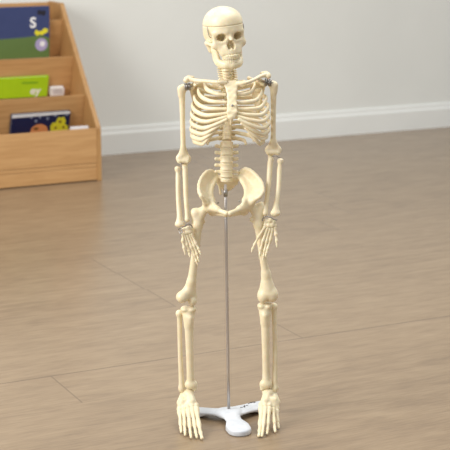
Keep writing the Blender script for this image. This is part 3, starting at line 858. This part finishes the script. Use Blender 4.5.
# right in the photo
s = SDF(.006)
femur_top(s, P(248.3, 206, -.022), P(253.5, 208.5, -.022), P(261.6, 206.8, -.020), P(259.0, 224, -.022), P(252.2, 219.5, -.022))
sh = [P(259.0, 224, -.022), P(260.8, 240, -.026), P(263.8, 262, -.028), P(266.0, 274, -.026)]
s.chain(sh, [.0104, .0086, .0077, .0086])
s.rc(sh[-1], P(267.6, 292, -.024), .0086, .0185, .008); s.el(P(263.2, 296.0, -.026), (.0122, .0150, .0150)); s.el(P(272.6, 295.0, -.026), (.0118, .0150, .0142))
s.el(P(267.8, 302.2, -.041), (.0030, .010, .0050), .002, sub=True)
bone('femur', s)
def tibia(pl, w, bot, bw, g, tub):
    """pl plateau centre, w half width, bot ankle centre, g: medial direction in x"""
    s = SDF(.005); d = bot - pl
    for q in (-1, 1): s.el(pl + V(q * w * .48, 0, -.0045), (w * .56, w * .78, .0062), .004)
    s.rc(pl + V(0, 0, -.012), pl + d * .22 + V(0, -.003, 0), w * .72, .0094)
    for q in (-1, 1): s.rc(pl + V(q * w * .58, 0, -.006), pl + d * .20 + V(q * .002, -.002, 0), w * .42, .0060, .002)
    s.rc(tub, tub + V(0, .002, -.010), .0046, .0042)
    s.chain([pl + d * .12 + V(0, -.003, 0), pl + d * .22 + V(0, -.003, 0), pl + d * .6 + V(0, -.002, 0), pl + d * .88, bot + V(0, 0, .004)], [.0105, .0094, .0080, .0082, bw]); s.rc(bot + V(-bw * .5, 0, .003), bot + V(bw * .4, 0, .003), bw * .8)
    s.rc(bot + V(g * bw * .8, 0, .004), bot + V(g * bw * .9, -.001, -.007), .0054, .0044)
    bone('tibia', s)
def fibula(top, bot, m):
    s = SDF(.004); d = bot - top
    s.el(top, (.0074, .0072, .0074)); s.chain([top, top + d * .08, top + d * .5 + m, top + d * .88, bot], [.0058, .0052, .0050, .0056, .0066]); s.el(bot + V(0, 0, -.002), (.0062, .0068, .0090))
    bone('fibula', s)
tibia(P(188.4, 306.8, -.022), .0158, P(190.8, 386.0, -.022), .0098, 1, P(190.5, 318, -.034))
fibula(P(179.3, 313.4, -.016), P(181.6, 388.0, -.018), V(-.0006, 0, 0))
tibia(P(265.0, 303.6, -.022), .0152, P(266.4, 385.5, -.022), .0100, -1, P(265.0, 316, -.034))
fibula(P(274.0, 306.5, -.012), P(275.0, 387.5, -.018), V(.0012, 0, 0))

# ---------------------------------------------------------------- feet
def foot(ank, tips, bases, g):
    """ank: ankle joint; tips: toe tip pixels from the big toe outwards; bases: metatarsal bases, same order; g: medial x direction"""
    s = SDF(.003)
    s.el(ank + V(0, 0, -.004), (.0125, .0130, .0090)); s.rc(ank + V(g * .002, -.008, -.008), ank + V(g * .006, -.022, -.016), .0098, .0090)
    s.rc(ank + V(-g * .004, .006, -.016), ank + V(-g * .003, .022, -.025), .0105, .0112); s.el(ank + V(-g * .003, .026, -.029), (.0112, .011, .0125))
    s.rc(ank + V(-g * .010, -.001, -.012), ank + V(-g * .014, -.018, -.024), .0088, .0086); s.rc(ank + V(-g * .012, .002, -.008), ank + V(-g * .019, -.012, -.022), .0060, .0066)
    for k in range(5):
        b = bases[k]; s.el(b + V(0, .007, .003), (.0062, .0085, .0070)); s.rc(b + V(0, .008, .003), ank + V(g * (.007 - .005 * k), -.018, -.016), .0062, .0072)
    f = bone('foot', s)
    for k in range(5):
        b = bases[k]; t = G(*tips[k], .0042); big = k == 0
        d = t - b; r = .0042 if big else .0034
        h = b + d * (.54 if big else .57); h[2] = max(.0105, b[2] * .42)
        q = b + d * .77; q[2] = .0085
        w = b + d * .89; w[2] = .0064
        s = SDF(.0016)
        pts = [b, h, q, t] if big else [b, h, q, w, t]
        for i in range(len(pts) - 1):
            a, c = pts[i], pts[i + 1]; rr = r * (1.05, .95, .85, .75)[i]; e = (c - a) * .05; mid = (a + c) / 2 + (V(0, 0, .001) if i == 0 else 0)
            s.rc(a + e, mid, rr * (1.75 if i == 0 else 1.12), rr * (.95 if i == 0 else .80)); s.rc(mid, c - e, rr * (.95 if i == 0 else .80), rr * (1.25 if i == 0 else 1.05))
        bone('big_toe' if big else 'toe', s, .0010, f)
ankL = P(188.8, 391.0, -.020); ankR = P(268.0, 390.0, -.020)
def bs(ank, xs):                                  # metatarsal bases fan out across the instep
    return [ank + V(x * 1.02, -.033 + yy, zz - .003) for x, yy, zz in xs]
foot(ankL, [(202.0, 438.3), (196.8, 437.6), (191.0, 437.6), (185.2, 435.0), (181.2, 432.2)], bs(ankL, [(.0150, 0, -.024), (.0070, -.002, -.023), (-.0010, -.002, -.0245), (-.0095, .002, -.028), (-.0180, .004, -.032)]), 1)
foot(ankR, [(258.9, 435.8), (262.0, 436.0), (267.0, 433.8), (275.2, 431.6), (278.6, 428.0)], bs(ankR, [(-.0135, 0, -.024), (-.0065, -.002, -.023), (.0015, -.002, -.0245), (.0095, .002, -.028), (.0165, .004, -.032)]), -1)

# ================================================================ LIGHT AND CAMERA
w = bpy.data.worlds.new('daylight'); scn.world = w; w.use_nodes = True
bg = w.node_tree.nodes['Background']; bg.inputs['Color'].default_value = (0.97, 0.98, 1.0, 1); bg.inputs['Strength'].default_value = 0.60
def area(name, loc, target, size, power, color=(1, 1, 1)):
    l = bpy.data.lights.new(name, 'AREA'); l.shape = 'RECTANGLE'; l.size, l.size_y = size; l.energy = power; l.color = color
    o = bpy.data.objects.new(name, l); COL.objects.link(o); o.location = loc
    o.rotation_euler = (Vector(target) - Vector(loc)).to_track_quat('-Z', 'Y').to_euler(); return o
area('window_light', (-2.6, -1.3, 1.9), (0, .2, .45), (1.7, 1.7), 118, (1, .99, .97))
area('ceiling_light', (.6, .6, 3.0), (.3, .7, 0), (2.2, 2.2), 76, (1, .99, .965))

cam = bpy.data.cameras.new('camera'); co = bpy.data.objects.new('camera', cam); COL.objects.link(co)
cam.sensor_fit = 'HORIZONTAL'; cam.sensor_width = 36; cam.lens = 36 * F / 450
co.location = Vector(CAM); co.rotation_euler = (math.pi / 2 - TH, 0, 0)
cam.dof.use_dof = True; cam.dof.focus_distance = 3.0; cam.dof.aperture_fstop = 9.0
cam.clip_start = .05
scn.camera = co
scn.view_settings.view_transform = 'Standard'; scn.view_settings.look = 'None'; scn.view_settings.exposure = 0.0
